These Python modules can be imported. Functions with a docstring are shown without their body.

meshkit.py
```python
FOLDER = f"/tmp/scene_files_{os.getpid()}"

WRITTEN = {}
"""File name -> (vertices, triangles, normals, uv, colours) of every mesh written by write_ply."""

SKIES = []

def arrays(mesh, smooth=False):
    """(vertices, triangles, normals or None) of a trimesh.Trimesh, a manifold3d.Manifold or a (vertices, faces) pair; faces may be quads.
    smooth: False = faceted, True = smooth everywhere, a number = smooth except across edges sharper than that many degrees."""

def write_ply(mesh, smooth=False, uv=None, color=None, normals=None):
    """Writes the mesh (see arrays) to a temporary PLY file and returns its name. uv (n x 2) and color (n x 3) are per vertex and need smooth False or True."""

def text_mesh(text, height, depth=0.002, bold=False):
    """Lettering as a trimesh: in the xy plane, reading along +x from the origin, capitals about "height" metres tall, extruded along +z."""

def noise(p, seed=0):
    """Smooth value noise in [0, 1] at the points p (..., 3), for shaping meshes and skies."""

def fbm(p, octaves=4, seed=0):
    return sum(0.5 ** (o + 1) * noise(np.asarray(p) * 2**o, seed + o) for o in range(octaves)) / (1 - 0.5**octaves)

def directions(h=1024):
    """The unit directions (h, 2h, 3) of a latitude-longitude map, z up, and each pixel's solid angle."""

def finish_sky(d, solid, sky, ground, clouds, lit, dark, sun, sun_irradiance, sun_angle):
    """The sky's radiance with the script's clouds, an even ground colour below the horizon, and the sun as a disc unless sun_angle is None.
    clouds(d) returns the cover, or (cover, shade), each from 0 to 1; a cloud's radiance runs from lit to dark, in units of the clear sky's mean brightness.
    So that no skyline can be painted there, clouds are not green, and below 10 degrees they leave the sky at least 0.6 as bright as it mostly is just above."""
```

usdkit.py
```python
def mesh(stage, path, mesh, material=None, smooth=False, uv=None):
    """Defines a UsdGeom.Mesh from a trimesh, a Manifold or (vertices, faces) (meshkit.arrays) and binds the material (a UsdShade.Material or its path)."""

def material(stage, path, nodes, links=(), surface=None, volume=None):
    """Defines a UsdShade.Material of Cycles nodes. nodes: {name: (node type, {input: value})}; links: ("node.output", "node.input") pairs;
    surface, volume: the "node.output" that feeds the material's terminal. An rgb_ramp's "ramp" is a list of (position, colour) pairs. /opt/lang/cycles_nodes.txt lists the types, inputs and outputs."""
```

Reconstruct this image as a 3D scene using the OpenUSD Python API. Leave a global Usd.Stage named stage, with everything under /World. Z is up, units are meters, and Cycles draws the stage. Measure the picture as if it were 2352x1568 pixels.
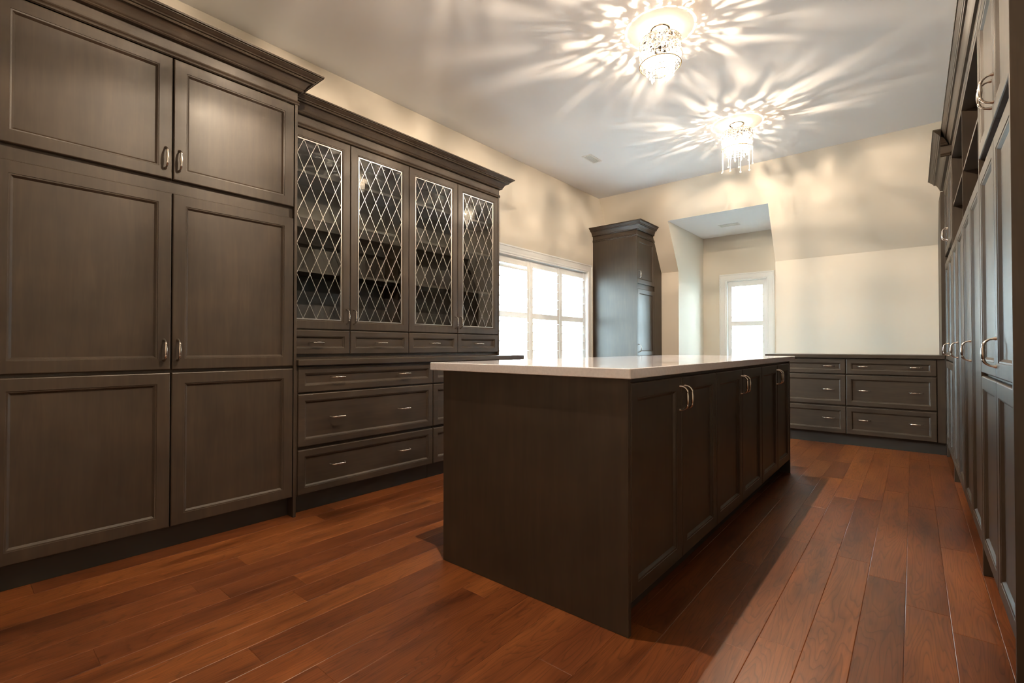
import math, random
import numpy as np, trimesh, usdkit
from pxr import Usd, UsdGeom, UsdLux, Gf, Sdf, UsdShade

rng = np.random.default_rng(7)
stage = Usd.Stage.CreateInMemory()
UsdGeom.SetStageUpAxis(stage, 'Z'); UsdGeom.SetStageMetersPerUnit(stage, 1.0)
UsdGeom.Xform.Define(stage, '/World'); UsdGeom.Scope.Define(stage, '/World/Looks')

# ------------------------------------------------------------------ camera, sky, exposure
EYE, YAW, PITCH, FPX = (0.0, 0.0, 0.999), 0.6997, 0.0119, 1094.7
cam = UsdGeom.Camera.Define(stage, '/World/camera')
cam.CreateHorizontalApertureAttr(36.0); cam.CreateVerticalApertureAttr(24.0)
cam.CreateFocalLengthAttr(36.0 * FPX / 2352); cam.CreateClippingRangeAttr(Gf.Vec2f(0.02, 100))
cam.AddTranslateOp().Set(Gf.Vec3d(*EYE))
cam.AddRotateZOp().Set(math.degrees(YAW)); cam.AddRotateXOp().Set(90 + math.degrees(PITCH))
cam.CreateExposureAttr(2.25)
SKY, LAMP = 2.8, 10500.0
dome = UsdLux.DomeLight.Define(stage, '/World/sky')
dome.CreateColorAttr(Gf.Vec3f(0.70, 0.90, 1.0)); dome.CreateIntensityAttr(SKY)

# ------------------------------------------------------------------ helpers
_names = {}
def path_for(name, parent='/World'):
    k = (parent, name); n = _names.get(k, -1) + 1; _names[k] = n
    return f'{parent}/{name}' if n == 0 else f'{parent}/{name}_{n:03d}'
def tag(prim, label=None, cat=None, group=None, kind=None):
    for k, v in (('label', label), ('category', cat), ('group', group), ('kind', kind)):
        if v: prim.SetCustomDataByKey(k, v)
class Thing:
    def __init__(s, name, base, label=None, cat=None, group=None, kind=None):
        x = UsdGeom.Xform.Define(stage, path_for(name)); x.AddTranslateOp().Set(Gf.Vec3d(*map(float, base)))
        s.prim, s.path, s.base = x.GetPrim(), str(x.GetPath()), np.array(base, float)
        tag(s.prim, label, cat, group, kind)
    def add(s, name, mesh, mat, parent=None, smooth=False, label=None, kind=None):
        """a part in world coordinates; parent: the prim path of another part. Returns its path."""
        v, f = mesh if isinstance(mesh, tuple) else (mesh.vertices, mesh.faces)
        p = path_for(name, parent or s.path)
        m = usdkit.mesh(stage, p, (np.asarray(v, float) - s.base, np.asarray(f)), M[mat], smooth=smooth)
        tag(m.GetPrim(), label, kind=kind)
        return p
def single(name, mesh, mat, label=None, cat=None, kind=None, smooth=False):
    v, f = mesh if isinstance(mesh, tuple) else (mesh.vertices, mesh.faces)
    m = usdkit.mesh(stage, path_for(name), (np.asarray(v, float), np.asarray(f)), M[mat], smooth=smooth)
    tag(m.GetPrim(), label, cat, kind=kind); return str(m.GetPath())
def child(parent, name, mesh, mat, smooth=False, label=None, kind=None):
    v, f = mesh if isinstance(mesh, tuple) else (mesh.vertices, mesh.faces)
    p = path_for(name, parent)
    m = usdkit.mesh(stage, p, (np.asarray(v, float), np.asarray(f)), M[mat], smooth=smooth); tag(m.GetPrim(), label, kind=kind)
    return p
def box(x0, x1, y0, y1, z0, z1):
    b = trimesh.creation.box([x1 - x0, y1 - y0, z1 - z0]); b.apply_translation([(x0 + x1) / 2, (y0 + y1) / 2, (z0 + z1) / 2]); return b
def bevel_box(x0, x1, y0, y1, z0, z1, c=0.002):
    lo, hi = np.array([x0, y0, z0]), np.array([x1, y1, z1]); pts = []
    for k in range(8):
        p = np.array([hi[i] if k >> i & 1 else lo[i] for i in range(3)]); s = np.array([-1 if k >> i & 1 else 1 for i in range(3)])
        for i in range(3):
            q = p + s * c; q[i] = p[i]; pts.append(q)
    return trimesh.convex.convex_hull(np.array(pts))
def cat(*ms):
    return trimesh.util.concatenate([m if isinstance(m, trimesh.Trimesh) else trimesh.Trimesh(*m, process=False) for m in ms])
def prism(poly, axis, a0, a1):
    """polygon (list of 2-D points) extruded along axis from a0 to a1. axis x: points are (y,z); y: (x,z); z: (x,y)"""
    from shapely.geometry import Polygon
    m = trimesh.creation.extrude_polygon(Polygon(poly), a1 - a0, engine='earcut')
    v = m.vertices.copy(); w = v[:, 2] + a0
    v = {'x': np.c_[w, v[:, 0], v[:, 1]], 'y': np.c_[v[:, 0], w, v[:, 1]], 'z': np.c_[v[:, 0], v[:, 1], w]}[axis]
    m = trimesh.Trimesh(v, m.faces, process=False); m.fix_normals(); return m
def tube(pts, r, sides=8, up=(0.3, 0.2, 0.93)):
    pts = np.asarray(pts, float); n = len(pts); r = np.broadcast_to(r, n)
    t = np.gradient(pts, axis=0); t /= np.linalg.norm(t, axis=1, keepdims=True)
    a = np.cross(t, up); a /= np.linalg.norm(a, axis=1, keepdims=True); b = np.cross(t, a)
    th = np.arange(sides) * 2 * np.pi / sides
    v = (pts[:, None] + r[:, None, None] * (np.cos(th)[None, :, None] * a[:, None] + np.sin(th)[None, :, None] * b[:, None])).reshape(-1, 3)
    f = []
    for i in range(n - 1):
        for k in range(sides):
            p, q = i * sides + k, i * sides + (k + 1) % sides
            f += [[p, p + sides, q], [q, p + sides, q + sides]]
    c0, c1 = len(v), len(v) + 1; v = np.vstack([v, pts[0], pts[-1]])
    for k in range(sides):
        f += [[c0, k, (k + 1) % sides], [c1, (n - 1) * sides + (k + 1) % sides, (n - 1) * sides + k]]
    m = trimesh.Trimesh(v, f, process=False); m.fix_normals(); return m
FACES = {'+x': ((0, 1, 0), (1, 0, 0)), '-x': ((0, -1, 0), (-1, 0, 0)), '-y': ((1, 0, 0), (0, -1, 0)), '+y': ((-1, 0, 0), (0, 1, 0))}
def place(mesh, face, plane, a, z):
    """local (u, v up, n out) to world: centre of the local frame at coordinate a along the wall, height z, on the plane"""
    u, n = map(np.array, FACES[face]); o = np.zeros(3); o[2] = z
    if face[1] == 'x': o[0], o[1] = plane, a
    else: o[1], o[0] = plane, a
    v = mesh.vertices
    return trimesh.Trimesh(v[:, :1] * u + v[:, 1:2] * [0, 0, 1] + v[:, 2:] * n + o, mesh.faces, process=False)
def ring_loft(w, h, prof):
    """mitred rectangular frame: prof = [(inset, n)...] from the back of the outer edge inwards"""
    v, f = [], []
    for i, n in prof:
        x, y = w / 2 - i, h / 2 - i
        v += [(-x, -y, n), (x, -y, n), (x, y, n), (-x, y, n)]
    for k in range(len(prof) - 1):
        for j in range(4):
            a, b = 4 * k + j, 4 * k + (j + 1) % 4
            f += [[a, b, b + 4], [a, b + 4, a + 4]]
    return trimesh.Trimesh(np.array(v, float), f, process=False)
def rect(w, h, n):
    return trimesh.Trimesh(np.array([(-w/2, -h/2, n), (w/2, -h/2, n), (w/2, h/2, n), (-w/2, h/2, n)], float), [[0, 1, 2], [0, 2, 3]], process=False)
def slab(w, h, n0, n1):
    return box(-w/2, w/2, -h/2, h/2, n0, n1)
T = 0.021  # door thickness
def door_frame(w, h, fr):
    return ring_loft(w, h, [(0, 0), (0, T - .005), (.002, T - .0015), (.005, T), (fr - .001, T), (fr, T - .0018), (fr + .0025, T - .0024), (fr + .0055, T - .0034), (fr + .0075, T - .0056), (fr + .0135, T - .0120), (fr + .015, T - .0132), (fr + .015, 0), (0, 0)])
def make_pull(L=0.10):
    half = L / 2
    s = np.array([-half, -half, -half*.985, -half*.93, -half*.80, -half*.66, -half*.56, -half*.52, -half*.46, -half*.25, 0, half*.25, half*.46, half*.52, half*.56, half*.66, half*.80, half*.93, half*.985, half, half])
    n = np.array([0, .004, .010, .019, .0275, .0325, .0340, .0345, .0345, .0350, .035, .0350, .0345, .0345, .0340, .0325, .0275, .019, .010, .004, 0])
    r = np.array([.0065, .0062, .0040, .0037, .0043, .0052, .0058, .0038, .0045, .0064, .0072, .0064, .0045, .0038, .0058, .0052, .0043, .0037, .0040, .0062, .0065])
    return tube(np.c_[np.zeros_like(s), s, n], r, 8, up=(1, 0, 0))
PULL = make_pull()
def pull(vertical=True):
    m = PULL.copy()
    if not vertical:
        v = m.vertices; m = trimesh.Trimesh(np.c_[v[:, 1], -v[:, 0], v[:, 2]], m.faces, process=False)
    return m

# ------------------------------------------------------------------ materials
M = {}
def mat(key, nodes, links, surface):
    M[key] = usdkit.material(stage, f'/World/Looks/{key}', nodes, links, surface=surface)
def plain(key, col, rough=.5, metal=0., **kw):
    mat(key, {'p': ('principled_bsdf', dict(base_color=col, roughness=rough, metallic=metal, **kw))}, [], 'p.BSDF')
def stained(key, scale, dark=1.0):
    """dark stained maple: long fine grain along one axis, soft blotches, satin lacquer"""
    c = lambda r, g, b: (r * dark, g * dark, b * dark)
    mat(key, {
        'g': ('geometry', {}), 'm': ('mapping', {'scale': scale}), 'n': ('noise_texture', {'scale': 1.0, 'detail': 6.0, 'roughness': .62, 'distortion': .35}),
        'r': ('rgb_ramp', {'ramp': [(0.2, c(.031, .0206, .0130)), (.5, c(.042, .0284, .0178)), (.8, c(.056, .0382, .0240))]}),
        'b': ('noise_texture', {'scale': 5.5, 'detail': 2.0}), 'br': ('rgb_ramp', {'ramp': [(.3, (.82, .82, .82)), (.7, (1.12, 1.1, 1.08))]}),
        'x': ('mix_color', {'blend_type': 'multiply', 'fac': 1.0, 'use_clamp': False}),
        'bm': ('bump', {'strength': .08, 'distance': .0006}),
        'p': ('principled_bsdf', {'roughness': .47, 'specular_ior_level': .5, 'coat_weight': .08, 'coat_roughness': .25})},
        [('g.position', 'm.vector'), ('m.vector', 'n.vector'), ('n.fac', 'r.fac'), ('g.position', 'b.vector'), ('b.fac', 'br.fac'), ('r.color', 'x.a'), ('br.color', 'x.b'),
         ('x.result', 'p.base_color'), ('n.fac', 'bm.height'), ('bm.normal', 'p.normal')], 'p.BSDF')
stained('stained_wood_upright', (38, 38, 3.4))
stained('stained_wood_along_y', (38, 3.4, 38))
stained('stained_wood_along_x', (3.4, 38, 38))
plain('dark_interior', (.030, .023, .018), .5)
plain('toe_kick_wood', (.030, .026, .022), .5)
def paint(key, col, rough):
    mat(key, {'g': ('geometry', {}), 'n': ('noise_texture', {'scale': 260.0, 'detail': 2.0}), 'bm': ('bump', {'strength': .05, 'distance': .001}),
              'p': ('principled_bsdf', {'base_color': col, 'roughness': rough, 'specular_ior_level': .3})},
        [('g.position', 'n.vector'), ('n.fac', 'bm.height'), ('bm.normal', 'p.normal')], 'p.BSDF')
paint('wall_paint', (.70, .645, .56), .75)
paint('ceiling_paint', (.86, .855, .86), .85)
plain('white_trim', (.80, .80, .79), .35)
plain('louver_white', (.70, .71, .72), .4)
mat('quartz', {'g': ('geometry', {}), 'n': ('noise_texture', {'scale': 90.0, 'detail': 3.0}), 'r': ('rgb_ramp', {'ramp': [(.35, (.74, .735, .79)), (.6, (.80, .79, .84))]}),
               'p': ('principled_bsdf', {'roughness': .07, 'specular_ior_level': .55})}, [('g.position', 'n.vector'), ('n.fac', 'r.fac'), ('r.color', 'p.base_color')], 'p.BSDF')
plain('nickel', (.66, .62, .58), .18, 1.0)
plain('chrome', (.82, .78, .72), .10, 1.0)
plain('lead_came', (.62, .58, .54), .34, 1.0)
plain('warm_metal', (.55, .42, .26), .25, 1.0)
plain('vent_white', (.78, .77, .74), .5)
plain('vent_dark', (.30, .30, .29), .7)
mat('crystal', {'d': ('translucent_bsdf', {'color': (.95, .93, .9)}), 'w': ('diffuse_bsdf', {'color': (.9, .88, .85)}), 'a': ('mix_closure', {'fac': .5}), 'g': ('glossy_bsdf', {'color': (1, 1, 1), 'roughness': .05}),
                'm': ('mix_closure', {'fac': .45})}, [('d.BSDF', 'a.closure1'), ('w.BSDF', 'a.closure2'), ('a.closure', 'm.closure1'), ('g.BSDF', 'm.closure2')], 'm.closure')
mat('frosted_plate', {'t': ('transparent_bsdf', {'color': (1, .98, .95)}), 'd': ('translucent_bsdf', {'color': (.25, .24, .23)}), 'm': ('mix_closure', {'fac': .96})}, [('t.BSDF', 'm.closure1'), ('d.BSDF', 'm.closure2')], 'm.closure')
mat('bulb_glow', {'e': ('emission', {'color': (1.0, .80, .58), 'strength': LAMP})}, [], 'e.emission')
mat('bulb_glow_strong', {'e': ('emission', {'color': (1.0, .80, .58), 'strength': LAMP * 1.8})}, [], 'e.emission')
mat('pane_glass', {'gm': ('geometry', {}), 'i': ('math', {'math_type': 'multiply_add', 'value2': -.83333, 'value3': 1.5}), 'f': ('fresnel', {}), 't': ('transparent_bsdf', {'color': (.97, .985, .98)}), 'g': ('glossy_bsdf', {'color': (1, 1, 1), 'roughness': .0}), 'm': ('mix_closure', {})},
    [('gm.backfacing', 'i.value1'), ('i.value', 'f.IOR'), ('f.fac', 'm.fac'), ('t.BSDF', 'm.closure1'), ('g.BSDF', 'm.closure2')], 'm.closure')
# hickory floor: each plank has its own tone; contour grain, fine pores, darker streaks
mat('plank_wood', {
    'g': ('geometry', {}), 'o': ('object_info', {}), 'rx': ('math', {'math_type': 'multiply', 'value2': 37.0}), 'ry': ('math', {'math_type': 'multiply', 'value2': 91.0}),
    'c': ('combine_xyz', {}), 'a': ('vector_math', {'math_type': 'add'}),
    'm1': ('mapping', {'scale': (10.0, .95, 1.0)}), 'n1': ('noise_texture', {'scale': 1.0, 'detail': 2.5, 'roughness': .5, 'distortion': .5}),
    'k': ('math', {'math_type': 'multiply', 'value2': 22.0}), 'fr': ('math', {'math_type': 'fraction'}),
    'r1': ('rgb_ramp', {'ramp': [(0.0, (.40, .36, .34)), (.14, (.82, .79, .77)), (.5, (1.04, 1.04, 1.04)), (.9, (1.0, 1.0, 1.0)), (1.0, (.40, .36, .34))]}),
    'm2': ('mapping', {'scale': (150.0, 5.0, 1.0)}), 'n2': ('noise_texture', {'scale': 1.0, 'detail': 4.0, 'roughness': .6}), 'r2': ('rgb_ramp', {'ramp': [(.3, (.74, .72, .70)), (.62, (1.06, 1.06, 1.06))]}),
    'm3': ('mapping', {'scale': (9.0, 1.5, 1.0)}), 'n3': ('noise_texture', {'scale': 1.0, 'detail': 3.0, 'roughness': .55}), 'r3': ('rgb_ramp', {'ramp': [(.25, (.36, .31, .29)), (.43, (.86, .83, .81)), (.62, (1.10, 1.11, 1.10)), (.8, (1.32, 1.38, 1.32))]}),
    'tone': ('rgb_ramp', {'ramp': [(0, (.130, .0385, .0118)), (.3, (.168, .050, .0140)), (.6, (.198, .061, .0165)), (.85, (.228, .074, .0205)), (1, (.150, .044, .0138))]}),
    'x1': ('mix_color', {'blend_type': 'multiply', 'fac': .62, 'use_clamp': False}), 'x2': ('mix_color', {'blend_type': 'multiply', 'fac': .85, 'use_clamp': False}), 'x3': ('mix_color', {'blend_type': 'multiply', 'fac': 1.0, 'use_clamp': False}),
    'bm': ('bump', {'strength': .18, 'distance': .0012}), 'p': ('principled_bsdf', {'roughness': .33, 'specular_ior_level': .5})},
    [('o.random', 'rx.value1'), ('o.random', 'ry.value1'), ('rx.value', 'c.x'), ('ry.value', 'c.y'), ('g.position', 'a.vector1'), ('c.vector', 'a.vector2'),
     ('a.vector', 'm1.vector'), ('m1.vector', 'n1.vector'), ('n1.fac', 'k.value1'), ('k.value', 'fr.value1'), ('fr.value', 'r1.fac'),
     ('a.vector', 'm2.vector'), ('m2.vector', 'n2.vector'), ('n2.fac', 'r2.fac'), ('a.vector', 'm3.vector'), ('m3.vector', 'n3.vector'), ('n3.fac', 'r3.fac'),
     ('o.random', 'tone.fac'), ('tone.color', 'x1.a'), ('r1.color', 'x1.b'), ('x1.result', 'x2.a'), ('r2.color', 'x2.b'), ('x2.result', 'x3.a'), ('r3.color', 'x3.b'),
     ('x3.result', 'p.base_color'), ('n2.fac', 'bm.height'), ('bm.normal', 'p.normal')], 'p.BSDF')
plain('subfloor', (.10, .035, .015), .7)
WU, WY, WX = 'stained_wood_upright', 'stained_wood_along_y', 'stained_wood_along_x'

# ------------------------------------------------------------------ the room
XW, XE, YS, ZC = -3.36, 0.84, -1.3, 3.08          # left wall, right wall, wall behind the camera, ceiling
YK, ZK = 6.506, 2.043                              # knee wall and its top
YT = 5.884                                         # where the slope meets the ceiling
AX0, AX1, YA, ZA, YB = -2.471, -1.278, 6.131, 2.668, 7.52   # alcove
W1 = dict(a0=3.74, a1=5.575, z0=.66, z1=2.015)     # window in the left wall (clear opening)
W2 = dict(a0=-2.135, a1=-1.585, z0=.66, z1=1.99)   # alcove window
NS, NZ = .8577, .5145                              # outward normal of the slope
fl = single('floor', box(XW - .15, XE + .15, YS - .1, YB + .15, -.15, -.0135), 'subfloor', kind='structure')
PW = .1285; x = -.031 - 26 * PW; row = 0
while x < XE - .01:
    xa, xb = max(x, XW), min(x + PW, XE); r = np.random.default_rng(100 + row)
    yend = YB if AX0 < (xa + xb) / 2 < AX1 else YK
    y = YS - r.uniform(0, 1.0)
    while y < yend:
        L = r.choice([.62, .85, 1.05, 1.25, 1.5, 1.75]) * r.uniform(.9, 1.1); ya, yb = max(y, YS), min(y + L, yend)
        if yend - yb < .25: yb = yend; L = yb - y
        if yb - ya > .05:
            g, c, t = .0002, .0016, .0008
            lo = [(xa+g, ya+g), (xb-g, ya+g), (xb-g, yb-g), (xa+g, yb-g)]; hi = [(xa+g+c, ya+g+c), (xb-g-c, ya+g+c), (xb-g-c, yb-g-c), (xa+g+c, yb-g-c)]
            v = [(p, q, -.0130) for p, q in lo] + [(p, q, -t) for p, q in lo] + [(p, q, 0) for p, q in hi]
            f = [[8, 9, 10], [8, 10, 11]]
            for k in (0, 4):
                for j in range(4):
                    a, b = k + j, k + (j + 1) % 4; f += [[a, b, b + 4], [a, b + 4, a + 4]]
            child(fl, 'plank', (np.array(v, float), np.array(f)), 'plank_wood')
        y += L
    x += PW; row += 1
single('ceiling', box(XW - .14, XE + .14, YS - .14, YT + .05, ZC, ZC + .14), 'ceiling_paint', kind='structure')
w = W1
single('wall_left', cat(box(XW - .14, XW, YS - .14, w['a0'], -.1, ZC), box(XW - .14, XW, w['a1'], YK + .14, -.1, ZC),
    box(XW - .14, XW, w['a0'], w['a1'], -.1, w['z0']), box(XW - .14, XW, w['a0'], w['a1'], w['z1'], ZC)), 'wall_paint', kind='structure')
single('wall_right', box(XE, XE + .14, YS - .14, YK + .14, -.1, ZC + .1), 'wall_paint', kind='structure')
single('wall_front', box(XW - .14, XE + .14, YS - .14, YS, -.1, ZC + .1), 'wall_paint', kind='structure')
th = .1
def slope_y(z): return YK - (z - ZK) * (YK - YT) / (ZC - ZK)
knee = [(YK, -.1), (YK + th, -.1), (YK + th, ZK + .02), (YT + th + .02, ZC + .1), (YT, ZC + .1), (YT, ZC), (YK, ZK)]
wb = Thing('wall_back', (-1.2, YK, 0), kind='structure')
wb.add('sloped_wall', prism(knee, 'x', XW, AX0 - th), 'wall_paint')
wb.add('sloped_wall', prism(knee, 'x', AX1 + th, XE), 'wall_paint')
wb.add('sloped_wall', prism([(YA, ZA), (YA + .12, ZA + .0), (YT + .16, ZC + .1), (YT, ZC + .1), (YT, ZC)], 'x', AX0 - th, AX1 + th), 'wall_paint')
cheek = [(YK, -.1), (YB + th, -.1), (YB + th, ZA), (YA, ZA), (YK, ZK)]
wb.add('alcove_wall', prism(cheek, 'x', AX0 - th, AX0), 'wall_paint')
wb.add('alcove_wall', prism(cheek, 'x', AX1, AX1 + th), 'wall_paint')
w = W2
wb.add('alcove_wall', cat(box(AX0, w['a0'], YB, YB + .14, -.1, ZA), box(w['a1'], AX1, YB, YB + .14, -.1, ZA),
    box(w['a0'], w['a1'], YB, YB + .14, -.1, w['z0']), box(w['a0'], w['a1'], YB, YB + .14, w['z1'], ZA)), 'wall_paint')
wb.add('alcove_ceiling', box(AX0 - th, AX1 + th, YA + .11, YB + .14, ZA, ZA + .1), 'ceiling_paint')
wb.add('alcove_ceiling', box(AX0, AX1, YA, YA + .11, ZA - .0005, ZA + .01), 'ceiling_paint')

plain('lawn', (.26, .28, .27), .9)
single('ground', box(-60, 60, -60, 60, -3.6, -3.5), 'lawn', kind='structure')

# windows with plantation shutters
def louver_mesh(L, wd=.089, t=.011):
    th_ = np.arange(12) * 2 * np.pi / 12
    sec = np.c_[t / 2 * np.sin(th_), wd / 2 * np.cos(th_)]      # (v, n)
    pts = np.array([(u, a, b) for u in (-L / 2, L / 2) for a, b in sec])
    return trimesh.convex.convex_hull(pts)
def rot_u(m, deg):
    a = math.radians(deg); v = m.vertices; c, s = math.cos(a), math.sin(a)
    return trimesh.Trimesh(np.c_[v[:, 0], c * v[:, 1] - s * v[:, 2], s * v[:, 1] + c * v[:, 2]], m.faces, process=False)
def window(face, plane, o, npanel, uppers, lowers, midrail, rod_at, tilts):
    a0, a1, z0, z1 = o['a0'], o['a1'], o['z0'], o['z1']; am, zm, W, H = (a0 + a1) / 2, (z0 + z1) / 2, a1 - a0, z1 - z0
    base = (plane, am, z0) if face[1] == 'x' else (am, plane, z0)
    t = Thing('window_1' if face == '+x' else 'window_2', base, kind='structure')
    P = lambda m: place(m, face, plane, am, zm)
    cw = .095
    t.add('casing', P(ring_loft(W + 2 * cw, H + 2 * cw, [(0, 0), (0, .020), (.012, .026), (.018, .026), (.022, .020), (.05, .019), (.072, .014), (.076, .018), (.088, .018), (.093, .012), (cw, .010), (cw, 0)])), 'white_trim', smooth=25)
    t.add('jamb', P(ring_loft(W, H, [(0, .010), (.012, .010), (.012, -.139), (0, -.139)])), 'white_trim')
    t.add('sash', P(cat(ring_loft(W - .02, H - .02, [(0, -.10), (.05, -.10), (.05, -.13), (0, -.13), (0, -.10)]), slab(.05, H - .1, -.128, -.105) if npanel > 1 else slab(W - .1, .04, -.128, -.105))), 'white_trim')
    t.add('pane', P(slab(W - .11, H - .11, -.118, -.114)), 'pane_glass')
    pw = (W - .024) / npanel
    for k in range(npanel):
        uc = (k - (npanel - 1) / 2) * pw
        if FACES[face][0][0] + FACES[face][0][1] < 0: uc = -uc
        sh = lambda m, du=0, z=zm: place(m, face, plane, am + uc + du, z)
        pwid, st, n0, n1 = pw - .006, .052, -.062, -.034
        zb, zt = z0 + .015, z1 - .015
        bars = [box(-pwid/2, -pwid/2 + st, zb - zm, zt - zm, n0, n1), box(pwid/2 - st, pwid/2, zb - zm, zt - zm, n0, n1)]
        for ra, rb in ((zb, zb + .095), (midrail[0], midrail[1]), (zt - .075, zt)):
            bars.append(box(-pwid/2 + st, pwid/2 - st, ra - zm, rb - zm, n0 + .002, n1 - .002))
        sp = t.add('shutter_panel', sh(cat(*bars)), 'white_trim')
        Lv = pwid - 2 * st - .004
        for group, zs in ((0, uppers), (1, lowers)):
            m = rot_u(louver_mesh(Lv), tilts[k][group])
            for z in zs:
                mm = m.copy(); mm.apply_translation([0, 0, (n0 + n1) / 2]); t.add('louver', sh(mm, z=z), 'louver_white', parent=sp, smooth=40)
            if rod_at:
                zz = (zs[0] + zs[-1]) / 2; hh = zs[0] - zs[-1] + .05
                t.add('tilt_rod', sh(box(-.006, .006, -hh/2, hh/2, (n0+n1)/2 - .062, (n0+n1)/2 - .05), du=rod_at, z=zz), 'louver_white', parent=sp)
    t.add('sill', P(box(-W/2 - .1, W/2 + .1, -H/2 - .03, -H/2, -.10, .05)), 'white_trim')
window('+x', XW, W1, 3, [1.893, 1.786, 1.680, 1.572, 1.466], [1.277, 1.171, 1.065, .957, .85], (1.330, 1.392), .16,
       [(38, -6), (-8, -6), (-8, -6)])
window('-y', YB, W2, 1, [1.865, 1.762, 1.657, 1.555, 1.452], [1.277, 1.176, 1.075, .971, .868], (1.315, 1.380), 0, [(-6, -6)])

# ------------------------------------------------------------------ cabinet builders
def add_door(t, face, plane, a0, a1, z0, z1, pulls=(), fr=.055, wood=WU, name='door', g=.0022):
    """panelled door or drawer front on the carcass plane; pulls: (a, z, vertical)"""
    a, z, w_, h_ = (a0 + a1) / 2, (z0 + z1) / 2, a1 - a0 - 2 * g, z1 - z0
    d = t.add(name, place(door_frame(w_, h_, fr), face, plane, a, z), wood, smooth=20)
    t.add('panel', place(slab(w_ - 2 * fr - .0260, h_ - 2 * fr - .0260, .002, T - .0122), face, plane, a, z), wood, parent=d)
    for pa, pz, vert in pulls:
        t.add('handle', place(pull(vert), face, plane + (T if face[0] == '+' else -T), pa, pz), 'nickel', parent=d, smooth=50, label='polished nickel bow pull')
    return d
CROWN = [(0, .004), (.007, .008), (.009, .014), (.005, .020), (.009, .024), (.007, .031), (0, .034), (0, .084), (.020, .085), (.025, .090), (.023, .096), (.027, .100),
         (.030, .104), (.037, .118), (.046, .131), (.054, .138), (.068, .139), (.071, .144), (.070, .149), (.077, .151), (.080, .156), (.087, .160), (.096, .168), (.101, .171), (.102, .174), (.110, .175), (.110, .184), (0, .184)]
def crown_mesh(pathfn, z0, k=1.0):
    """pathfn(n) -> list of (x, y) mitred at offset n"""
    rows = [[(x, y, z0 + z) for x, y in pathfn(n * k)] for n, z in CROWN]; m = len(rows[0]); v = np.array(rows).reshape(-1, 3); f = []
    for i in range(len(rows) - 1):
        for j in range(m - 1):
            a = i * m + j; f += [[a, a + 1, a + m + 1], [a, a + m + 1, a + m]]
    me = trimesh.Trimesh(v, f, process=False); return me
def cut_slope(m, off=.004):
    """trims a mesh behind the sloped wall"""
    n = np.array([0, -NS, -NZ]); o = np.array([0, YK, ZK]) + n * off
    return trimesh.intersections.slice_mesh_plane(m, n, o, cap=m.is_watertight)
ZB, Z1, Z2, Z3, Z4, Z5, Z6 = .115, .119, .874, .888, 1.759, 1.826, 2.430     # door rows

# ------------------------------------------------------------------ left run: tall cabinet
XL, XH = -2.79, -3.04; XC = XL - T          # finished door face, carcass face
t = Thing('tall_cabinet', (-3.07, .71, 0), 'large dark brown tall cabinet of six panelled doors filling the left edge of the view', 'cabinet')
t.add('body', box(XW + .004, XC, .10, 1.317, ZB, Z6 + .002), WU)
t.add('toe_kick', box(XW + .01, XL - .07, .10, 1.317, 0, ZB), 'toe_kick_wood')
t.add('side_panel', bevel_box(XW + .004, XL + .001, 1.319, 1.336, 0, Z6 + .006, .001), WU)
t.add('side_panel', bevel_box(XW + .004, XL + .001, .082, .099, 0, Z6 + .006, .001), WU)
for a0, a1, ph in ((.100, .714, .684), (.714, 1.318, .741)):
    for z0, z1, pz in ((Z1, Z2, None), (Z3, Z4, .985), (Z5, Z6, 1.925)):
        add_door(t, '+x', XC, a0, a1, z0, z1, [(ph, pz, True)] if pz else ())
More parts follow.
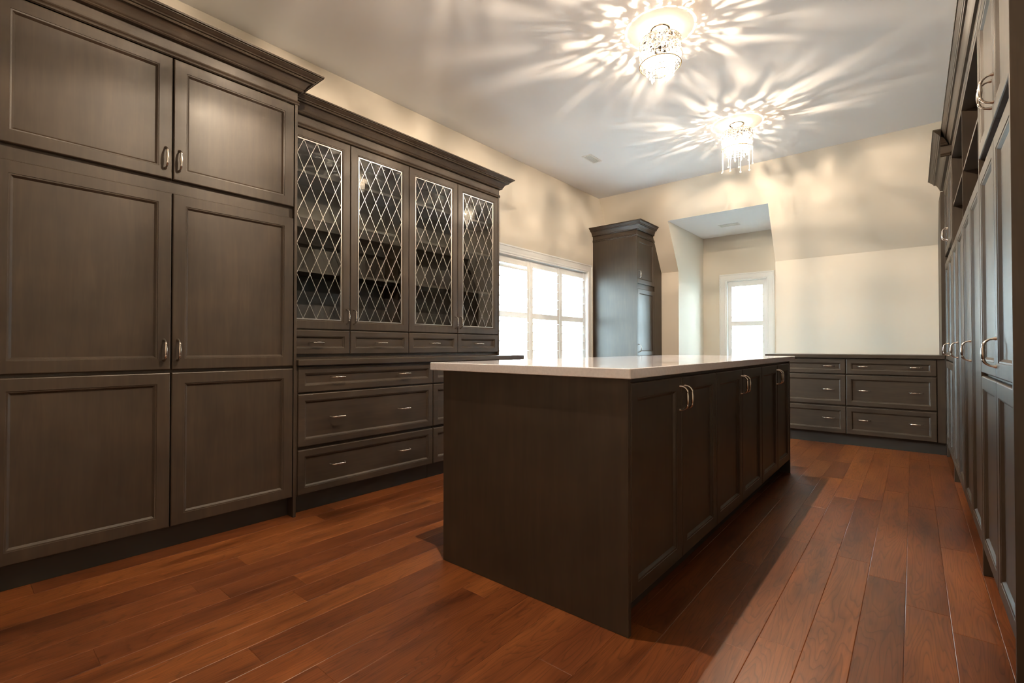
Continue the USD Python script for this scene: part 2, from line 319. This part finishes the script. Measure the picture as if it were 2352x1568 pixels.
t.add('crown_molding', crown_mesh(lambda n: [(XW + .003, .082 - n), (XL - .004 + n, .082 - n), (XL - .004 + n, 1.336 + n), (XH + .112, 1.336 + n)], Z6), WY, smooth=25)
t.add('top_panel', box(XW + .004, XL - .004, .083, 1.335, Z6 + .10, Z6 + .11), WU)
# left run: drawers, top and glazed cabinet
for i, (a0, a1, lab) in enumerate(((1.345, 2.384, 'dark brown three-drawer cabinet under the glass doors, next to the large tall cabinet'),
                                   (2.388, 3.425, 'dark brown drawer cabinet under the glass-door cabinet, mostly hidden behind the island'))):
    t = Thing('base_cabinet', (-3.07, (a0 + a1) / 2, 0), lab, 'cabinet')
    t.add('body', box(XW + .004, XC, a0, a1, ZB, .888), WU)
    t.add('toe_kick', box(XW + .01, XL - .07, a0, a1, 0, ZB), 'toe_kick_wood')
    if i: t.add('side_panel', bevel_box(XW + .004, XL + .001, a1 + .001, a1 + .018, 0, .888, .001), WU)
    else: t.add('filler', box(XC - .02, XL - .006, 1.338, 1.346, ZB, .886), WU)
    c = (a0 + a1) / 2
    for z0, z1, pz in ((.727, .882, .812), (.403, .718, .565), (Z1, .385, .270)):
        add_door(t, '+x', XC, a0, a1, z0, z1, [(a0 + .257, pz, False), (a1 - .270, pz, False)], fr=.041, wood=WY, name='drawer')
single('countertop', bevel_box(XW + .004, XL + .02, 1.339, 3.468, .8885, .924, .003), WY, 'dark stained wooden counter running beneath the glass-door cabinet', 'countertop')
XHC = XH - T; HY = [1.343, 1.838, 2.350, 2.876, 3.404]
t = Thing('display_cabinet', (-3.2, 2.37, .924), 'dark brown wall cabinet with four leaded diamond glass doors and small drawers below', 'cabinet')
t.add('side_panel', box(XW + .004, XHC, 1.338, 1.356, .9245, Z6 + .01), WU)
t.add('side_panel', bevel_box(XW + .004, XH, 3.404, 3.422, .9245, Z6 + .006, .001), WU)
t.add('back_panel', box(XW + .004, XW + .012, 1.356, 3.404, .9245, Z6), 'dark_interior')
t.add('carcass', cat(box(XW + .012, XHC, 1.356, 3.404, .9245, 1.118), box(XW + .012, XHC, 1.356, 3.404, Z6 - .02, Z6 + .01), box(XW + .012, XHC, 2.341, 2.359, 1.118, Z6 - .02)), WU)
for zz in (1.50, 1.86, 2.16):
    t.add('shelf', cat(box(XW + .012, XHC - .03, 1.356, 2.341, zz, zz + .018), box(XW + .012, XHC - .03, 2.359, 3.404, zz, zz + .018)), 'dark_interior')
def lattice(w_, h_, nx=4, nz=6, b=.0015):
    """leaded diamonds: flat bars along both diagonals, solder dots on the crossings"""
    from shapely.geometry import LineString, box as sbox
    R = sbox(-w_/2, -h_/2, w_/2, h_/2); dx, dz = w_ / nx, h_ / nz; ms = []
    for s in (1, -1):
        for k in range(-nz - 1, nx + nz + 1):
            x0 = -w_/2 + k * dx
            seg = LineString([(x0, -h_/2), (x0 + s * nz * dx, h_/2)]).intersection(R)
            if seg.is_empty or seg.geom_type != 'LineString' or seg.length < .02: continue
            (xa, za), (xb, zb_) = seg.coords; d = np.array([xb - xa, zb_ - za]); L = np.hypot(*d); n = np.array([-d[1], d[0]]) / L * b
            v = [(xa + q * n[0], za + q * n[1], e) for e in (0, .0026) for q in (-1, 1)] + [(xb + q * n[0], zb_ + q * n[1], e) for e in (0, .0026) for q in (-1, 1)]
            ms.append(trimesh.convex.convex_hull(np.array(v)))
    for i in range(2 * nx + 1):
        for j in range(2 * nz + 1):
            if (i + j) % 2 == 0:
                s = trimesh.creation.icosphere(0, .0036); s.apply_scale([1, 1, .8]); s.apply_translation([-w_/2 + i * dx / 2, -h_/2 + j * dz / 2, .001]); ms.append(s)
    ms.append(ring_loft(w_, h_, [(-.004, 0), (-.004, .003), (.003, .003), (.003, 0)]))
    return trimesh.util.concatenate(ms)
for k in range(4):
    a0, a1 = HY[k], HY[k + 1]; a = (a0 + a1) / 2; z0, z1 = 1.119, 2.430; z = (z0 + z1) / 2; w_, h_ = a1 - a0 - .0044, z1 - z0; fr = .052
    d = t.add('door', place(door_frame(w_, h_, fr), '+x', XHC, a, z), WU, smooth=20)
    gw, gh = w_ - 2 * fr - .029, h_ - 2 * fr - .029
    t.add('glass_pane', place(slab(gw + .012, gh + .012, .0095, .0125), '+x', XHC, a, z), 'pane_glass', parent=d)
    t.add('lead_lattice', place(lattice(gw, gh), '+x', XHC + .0126, a, z), 'lead_came', parent=d, label='silver lead strips in a diamond lattice')
    ph = a1 - .028 if k % 2 == 0 else a0 + .028
    t.add('handle', place(pull(), '+x', XH, ph, 1.214), 'nickel', parent=d, smooth=50, label='polished nickel bow pull')
    add_door(t, '+x', XHC, a0, a1, .952, 1.113, [(a, 1.030, False)], fr=.041, wood=WY, name='drawer')
t.add('crown_molding', crown_mesh(lambda n: [(XH - .004 + n, 1.339), (XH - .004 + n, 3.422 + n), (XW + .003, 3.422 + n)], Z6), WY, smooth=25)
t.add('top_panel', box(XW + .004, XH - .004, 1.340, 3.421, Z6 + .10, Z6 + .11), WU)

# ------------------------------------------------------------------ corner tall cabinet
CX = -2.71; CC = CX - T; cy0, cy1 = 5.715, 6.262
t = Thing('tall_cabinet', (-3.05, 6.0, 0), 'narrow dark brown tall cabinet standing in the far corner beside the shuttered window', 'cabinet')
t.add('body', cut_slope(box(XW + .004, CC, cy0 + .018, YK - .004, ZB, Z6 + .10)), WU)
t.add('toe_kick', box(XW + .01, CX - .07, cy0 + .018, YK - .004, 0, ZB), 'toe_kick_wood')
t.add('side_panel', bevel_box(XW + .004, CX + .001, cy0, cy0 + .017, 0, Z6 + .006, .001), WU)
for z0, z1, pz in ((Z1, Z2, None), (Z3, Z4, .985), (Z5, Z6, 1.94)):
    add_door(t, '+x', CC, cy0 + .018, cy1, z0, z1, [(cy0 + .044, pz, True)] if pz else ())
t.add('filler', cut_slope(box(CC, CX - .003, cy1 + .002, YK - .004, ZB, Z6)), WU)
t.add('crown_molding', cut_slope(crown_mesh(lambda n: [(XW + .003, cy0 - n), (CX - .004 + n, cy0 - n), (CX - .004 + n, YK)], Z6)), WY, smooth=25)
t.add('top_panel', cut_slope(box(XW + .004, CX - .004, cy0 + .001, YK - .1, Z6 + .105, Z6 + .115)), WU)

# ------------------------------------------------------------------ back run under the sloped wall
YF = 5.908; YC = YF + T; XR = .228
BX = [-1.244, -.528, .166]
for k, lab in enumerate(('dark brown three-drawer cabinet on the back wall, partly hidden behind the island top', 'dark brown three-drawer cabinet on the back wall beside the right-hand tall cabinets')):
    a0, a1 = BX[k], BX[k + 1]
    t = Thing('base_cabinet', ((a0 + a1) / 2, 6.2, 0), lab, 'cabinet')
    t.add('body', box(a0, a1, YC, YK - .004, ZB, .888), WU)
    t.add('toe_kick', box(a0, a1 if k == 0 else XR + .0, YF + .055, YK - .01, 0, ZB), 'toe_kick_wood')
    if k == 0: t.add('side_panel', bevel_box(a0 - .019, a0 - .001, YF - .001, YK - .004, 0, .888, .001), WU)
    else: t.add('filler', box(a1 + .002, XR - .002, YF + .010, YF + .04, ZB, .888), WU)
    for z0, z1, pz in ((.727, .878, .805), (.407, .716, .565), (Z1, .392, .270)):
        add_door(t, '-y', YC, a0, a1, z0, z1, [(a0 + .148, pz, False), (a1 - .150, pz, False)], fr=.041, wood=WX, name='drawer')
single('countertop', bevel_box(BX[0] - .022, XR - .004, YF - .02, YK - .003, .8885, .922, .003), WX, 'dark stained wooden counter on the back wall drawers under the sloped wall', 'countertop')

# ------------------------------------------------------------------ right run
XRC = XR + T; XB = XE - .004
def gable(t, y, ztop=Z6 + .006): t.add('side_panel', bevel_box(XR - .0005, XB, y, y + .018, 0, ztop, .001), WU)
t = Thing('tall_cabinet', (.53, 2.45, 0), 'dark brown tall cabinet closest on the right, its plain side facing the viewer', 'cabinet')
t.add('body', box(XRC, XB, 1.957, 2.932, ZB, Z6 + .002), WU)
t.add('toe_kick', box(XR + .07, XB, 1.957, 2.932, 0, ZB), 'toe_kick_wood')
t.add('side_panel', bevel_box(XR - .013, XB, 1.938, 1.956, 0, Z6 + .006, .001), WU); gable(t, 2.934)
for a0, a1, ph in ((1.957, 2.445, 2.416), (2.445, 2.933, 2.474)):
    for z0, z1, pz in ((Z1, Z2, None), (Z3, Z4, .98), (Z5, Z6, 1.93)):
        add_door(t, '-x', XRC, a0, a1, z0, z1, [(ph, pz, True)] if pz and (z0 == Z5 or ph > a1 - .05) else ())
t.add('crown_molding', crown_mesh(lambda n: [(XB, 1.938 - n), (XR + .004 - n, 1.938 - n), (XR + .004 - n, 2.952)], Z6, .58), WY, smooth=25)
t.add('top_panel', box(XR + .004, XB, 1.94, 2.951, Z6 + .10, Z6 + .11), WU)
t = Thing('shelf_cabinet', (.53, 3.9, 0), 'dark brown middle cabinet on the right with open cubby shelves above a row of doors', 'cabinet')
CY = [2.954, 3.4235, 3.893, 4.3625, 4.831]
t.add('body', box(XRC, XB, CY[0], CY[4], ZB, Z4 + .004), WU)
t.add('toe_kick', box(XR + .07, XB, CY[0], CY[4], 0, ZB), 'toe_kick_wood')
for k in range(4):
    add_door(t, '-x', XRC, CY[k], CY[k + 1], Z1, Z4, [(CY[k + 1] - .029, .98, True)] if k % 2 == 0 else ())
t.add('back_panel', box(XB - .012, XB, CY[0], CY[4], Z4 + .004, Z6), 'dark_interior')
for y in (CY[0] + .0, (CY[0] + CY[4]) / 2 - .009, CY[4] - .018): t.add('divider', box(XR + .004, XB - .012, y, y + .018, Z4 + .004, Z6 - .024), WU)
for y0, y1 in ((CY[0] + .018, 3.883), (3.902, CY[4] - .018)):
    t.add('shelf', box(XR + .008, XB - .012, y0, y1, 2.045, 2.063), WY)
t.add('top_panel', box(XR + .002, XB, CY[0], CY[4], Z6 - .024, Z6 + .006), WY)
t.add('crown_molding', crown_mesh(lambda n: [(XR + .004 - n, 2.952), (XR + .004 - n, 4.832)], Z6, .58), WY, smooth=25)
t.add('top_panel', box(XR + .01, XB, CY[0], CY[4], Z6 + .10, Z6 + .11), WU)
t = Thing('tall_cabinet', (.53, 5.4, 0), 'dark brown tall cabinet at the far end of the right-hand wall, meeting the back drawers', 'cabinet')
t.add('body', cut_slope(box(XRC, XB, 4.852, YK - .004, ZB, Z6 + .10)), WU)
t.add('toe_kick', box(XR + .07, XB, 4.852, 5.89, 0, ZB), 'toe_kick_wood')
gable(t, 4.833)
t.add('side_panel', bevel_box(XR - .0, XRC, 5.885, 5.902, 0, Z6, .001), WU)
for a0, a1, ph in ((4.853, 5.369, 5.340), (5.369, 5.885, 5.398)):
    for z0, z1, pz in ((Z1, Z2, None), (Z3, Z4, .98), (Z5, Z6, 1.94)):
        add_door(t, '-x', XRC, a0, a1, z0, z1, [(ph, pz, True)] if pz and (z0 == Z5 or ph > a1 - .05) else ())
t.add('filler', cut_slope(box(XR - .026, XRC, 5.903, YK - .004, .924, Z6)), WU)
t.add('crown_molding', cut_slope(crown_mesh(lambda n: [(XR - .060, 4.833 - n), (XR + .004 - n, 4.833 - n), (XR + .004 - n, YK)], Z6)), WY, smooth=25)
t.add('top_panel', cut_slope(box(XR + .004, XB, 4.834, YK - .1, Z6 + .105, Z6 + .115)), WU)

# ------------------------------------------------------------------ island
ix0, ix1, iy0, iy1 = -1.700, -.756, 1.516, 4.336
t = Thing('island_cabinet', ((ix0 + ix1) / 2, (iy0 + iy1) / 2, 0), 'long dark brown island cabinet with six panelled doors standing in the middle of the room', 'cabinet')
t.add('body', box(ix0 + .002, ix1 - T, iy0 + .022, iy1 - .022, ZB, .889), WU)
t.add('toe_kick', box(ix0 + .05, ix1 - .075, iy0 + .022, iy1 - .022, 0, ZB), 'toe_kick_wood')
t.add('end_panel', bevel_box(ix0, ix1 + .002, iy0, iy0 + .021, 0, .889, .0015), WU)
t.add('end_panel', bevel_box(ix0, ix1 + .002, iy1 - .021, iy1, 0, .889, .0015), WU)
IY = [1.541, 2.023, 2.490, 2.962, 3.426, 3.888, 4.312]
for k in range(6):
    b = IY[1 + 2 * (k // 2)]
    add_door(t, '+x', ix1 - T, IY[k], IY[k + 1], .108, .872, [(b + (-.027 if k % 2 == 0 else .027), .784, True)])
single('island_countertop', bevel_box(-1.778, -.737, 1.500, 4.450, .8895, .926, .0025), 'quartz', 'glossy white stone slab on top of the island', 'countertop')

# ------------------------------------------------------------------ ceiling lamps
def revolve(prof, n=32):
    return trimesh.creation.revolve(np.array(prof, float), sections=n)
def ring(R, z, r, n=48):
    a = np.linspace(0, 2 * np.pi, n + 1); p = np.c_[R * np.cos(a), R * np.sin(a), np.full(n + 1, z)]
    return tube(p, r, 6, up=(0, 0, 1))
def lamp(x, y, label, strings, seed, glow='bulb_glow'):
    r = np.random.default_rng(seed); t = Thing('ceiling_lamp', (x, y, ZC), label, 'lamp')
    o = np.array([x, y, ZC])
    def A(name, m, mt, **k): m = m.copy(); m.apply_translation(o); return t.add(name, m, mt, **k)
    A('canopy', revolve([(0, 0), (.066, 0), (.066, -.006), (.060, -.014), (.040, -.024), (.016, -.030), (0, -.030)]), 'chrome', smooth=40)
    A('stem', tube([(0, 0, -.025), (0, 0, -.06), (0, 0, -.12)], .006, 8, up=(1, 0, 0)), 'chrome')
    ro, ri, zt, zb = .131, .088, -.082, -.236
    top = A('shade_frame', cat(ring(ro, zt, .0026), ring(ri, zt, .0022), *[tube([(0, 0, zt), (.5 * ro * math.cos(a), .5 * ro * math.sin(a), zt), (ro * math.cos(a), ro * math.sin(a), zt)], .0016, 6, up=(0, 0, 1)) for a in np.arange(3) * 2.0944 + .4]), 'chrome')
    A('shade_rim', ring(ro, zb, .0032), 'warm_metal', label='dark metal hoop at the foot of the shade')
    A('top_plate', revolve([(.012, zt - .002), (.121, zt - .002), (.121, zt + .001), (.012, zt + .001), (.012, zt - .002)]), 'frosted_plate', label='frosted plate closing the top of the shade')
    # outer shade: interlaced wire loops on a cylinder with small cut-glass petals, closer together towards the top
    ms, ps = [], []
    def wrap(a0, z0, u, w_, R): return np.c_[R * np.cos(a0 + u / ro), R * np.sin(a0 + u / ro), np.clip(z0 + w_, zb, zt)]
    for k in range(300):
        a0, q, rr = r.uniform(0, 2 * np.pi), ((k * .618) % 1) ** 1.6, r.uniform(.007, .016)
        z0 = zt - .004 + (zb - zt + .012) * q; th_ = np.linspace(0, 2 * np.pi, 12)
        ms.append(tube(wrap(a0, z0, rr * np.cos(th_), rr * np.sin(th_), ro + r.uniform(-.002, .002)), .0013, 4))
    for k in range(640):
        a0, q, tl = r.uniform(0, 2 * np.pi), (k * .618) % 1, r.uniform(0, np.pi)
        z0 = zt - .003 - .100 * q ** 1.15; L, Wd = r.uniform(.008, .015), r.uniform(.004, .0068)
        th_ = np.arange(8) * np.pi / 4; u, w_ = L * np.cos(th_), Wd * np.sin(th_); u, w_ = u * math.cos(tl) - w_ * math.sin(tl), u * math.sin(tl) + w_ * math.cos(tl)
        ps.append(trimesh.convex.convex_hull(np.vstack([wrap(a0, z0, u, w_, ro), wrap(a0, z0, u * .5, w_ * .5, ro + .002), wrap(a0, z0, u * .5, w_ * .5, ro - .002)])))
    ws = A('wire_shade', trimesh.util.concatenate(ms), 'chrome', label='lacy shade of interlaced wire loops')
    ps = trimesh.util.concatenate(ps); ps.apply_translation(o); t.add('glass_petals', ps, 'crystal', parent=ws, kind='stuff')
    # inner drum of crystal beads
    ms = []
    for k in range(18):
        a = k * 2 * np.pi / 18; z = zt - r.uniform(.004, .016); end = -.285 - r.uniform(0, .02)
        while z > end:
            b = r.uniform(.0042, .0066); s = trimesh.creation.icosphere(1 if b > .0055 else 0, b); s.apply_translation([ri * math.cos(a), ri * math.sin(a), z]); ms.append(s); z -= 2 * b + r.uniform(.001, .009)
    A('crystal_drum', trimesh.util.concatenate(ms), 'crystal', label='inner drum of glass bead strands')
    A('drum_rim', ring(ri, -.180, .0018), 'chrome'); A('drum_rim', ring(.06, -.285, .0018), 'chrome')
    for k in range(7):
        a = k * .8976 + .3; m = revolve([(0, -.335), (.006, -.322), (.0085, -.308), (.004, -.296), (0, -.285)], 8); m.apply_translation([.06 * math.cos(a), .06 * math.sin(a), r.uniform(-.006, .01)]); A('crystal_drop', m, 'crystal')
    if strings:
        for k in range(9):
            a = k * 2 * np.pi / 9 + .2; L = r.uniform(.10, .21); ms = []; z = zb - .006
            while z > zb - L:
                s = trimesh.creation.icosphere(0, .0030); s.apply_translation([ro * math.cos(a), ro * math.sin(a), z]); ms.append(s); z -= .0095
            s = A('crystal_string', trimesh.util.concatenate(ms), 'crystal')
            d = trimesh.creation.icosphere(1, .0085); d.apply_translation(o + [ro * math.cos(a), ro * math.sin(a), z - .006]); t.add('crystal_drop', d, 'crystal', parent=s)
    m = trimesh.creation.icosphere(1, .0075); m.apply_translation([0, 0, -.190]); A('bulb', m, glow)
    A('bulb_holder', tube([(0, 0, -.118), (0, 0, -.15), (0, 0, -.182)], [.006, .009, .006], 8, up=(1, .1, 0)), 'chrome')
lamp(-1.255, 3.00, 'crystal drum ceiling lamp nearest the viewer, without bead strings', False, 3)
lamp(-1.245, 4.74, 'crystal drum ceiling lamp near the back wall, with bead strings hanging below', True, 4)
lamp(-1.255, 1.27, 'crystal drum ceiling lamp overhead, outside the picture above the island end', False, 5, 'bulb_glow_strong')

# ------------------------------------------------------------------ vents
def vent(x0, x1, y0, y1, z, label, along_y):
    t = Thing('ceiling_vent', ((x0 + x1) / 2, (y0 + y1) / 2, z), label, 'vent')
    P = lambda m: trimesh.Trimesh(np.c_[m.vertices[:, 0] + (x0 + x1) / 2, -m.vertices[:, 1] + (y0 + y1) / 2, -m.vertices[:, 2] + z], m.faces, process=False)
    w_, h_ = x1 - x0, y1 - y0
    t.add('frame', P(ring_loft(w_, h_, [(0, 0), (0, .004), (.003, .007), (.016, .007), (.018, .004), (.018, 0)])), 'vent_white')
    t.add('backing', P(slab(w_ - .034, h_ - .034, .0005, .0015)), 'vent_dark')
    n = 5
    for k in range(n):
        if along_y: m = slab((w_ - .036) / n * .62, h_ - .036, .002, .0055); m.apply_translation([(k - 2) * (w_ - .036) / n, 0, 0])
        else: m = slab(w_ - .036, (h_ - .036) / n * .62, .002, .0055); m.apply_translation([0, (k - 2) * (h_ - .036) / n, 0])
        t.add('slat', P(m), 'vent_white')
vent(-2.755, -2.645, 4.455, 4.70, ZC, 'small white air vent in the main ceiling above the shuttered window', True)
vent(-2.035, -1.785, 6.81, 6.935, ZA, 'small white air vent in the alcove ceiling', False)
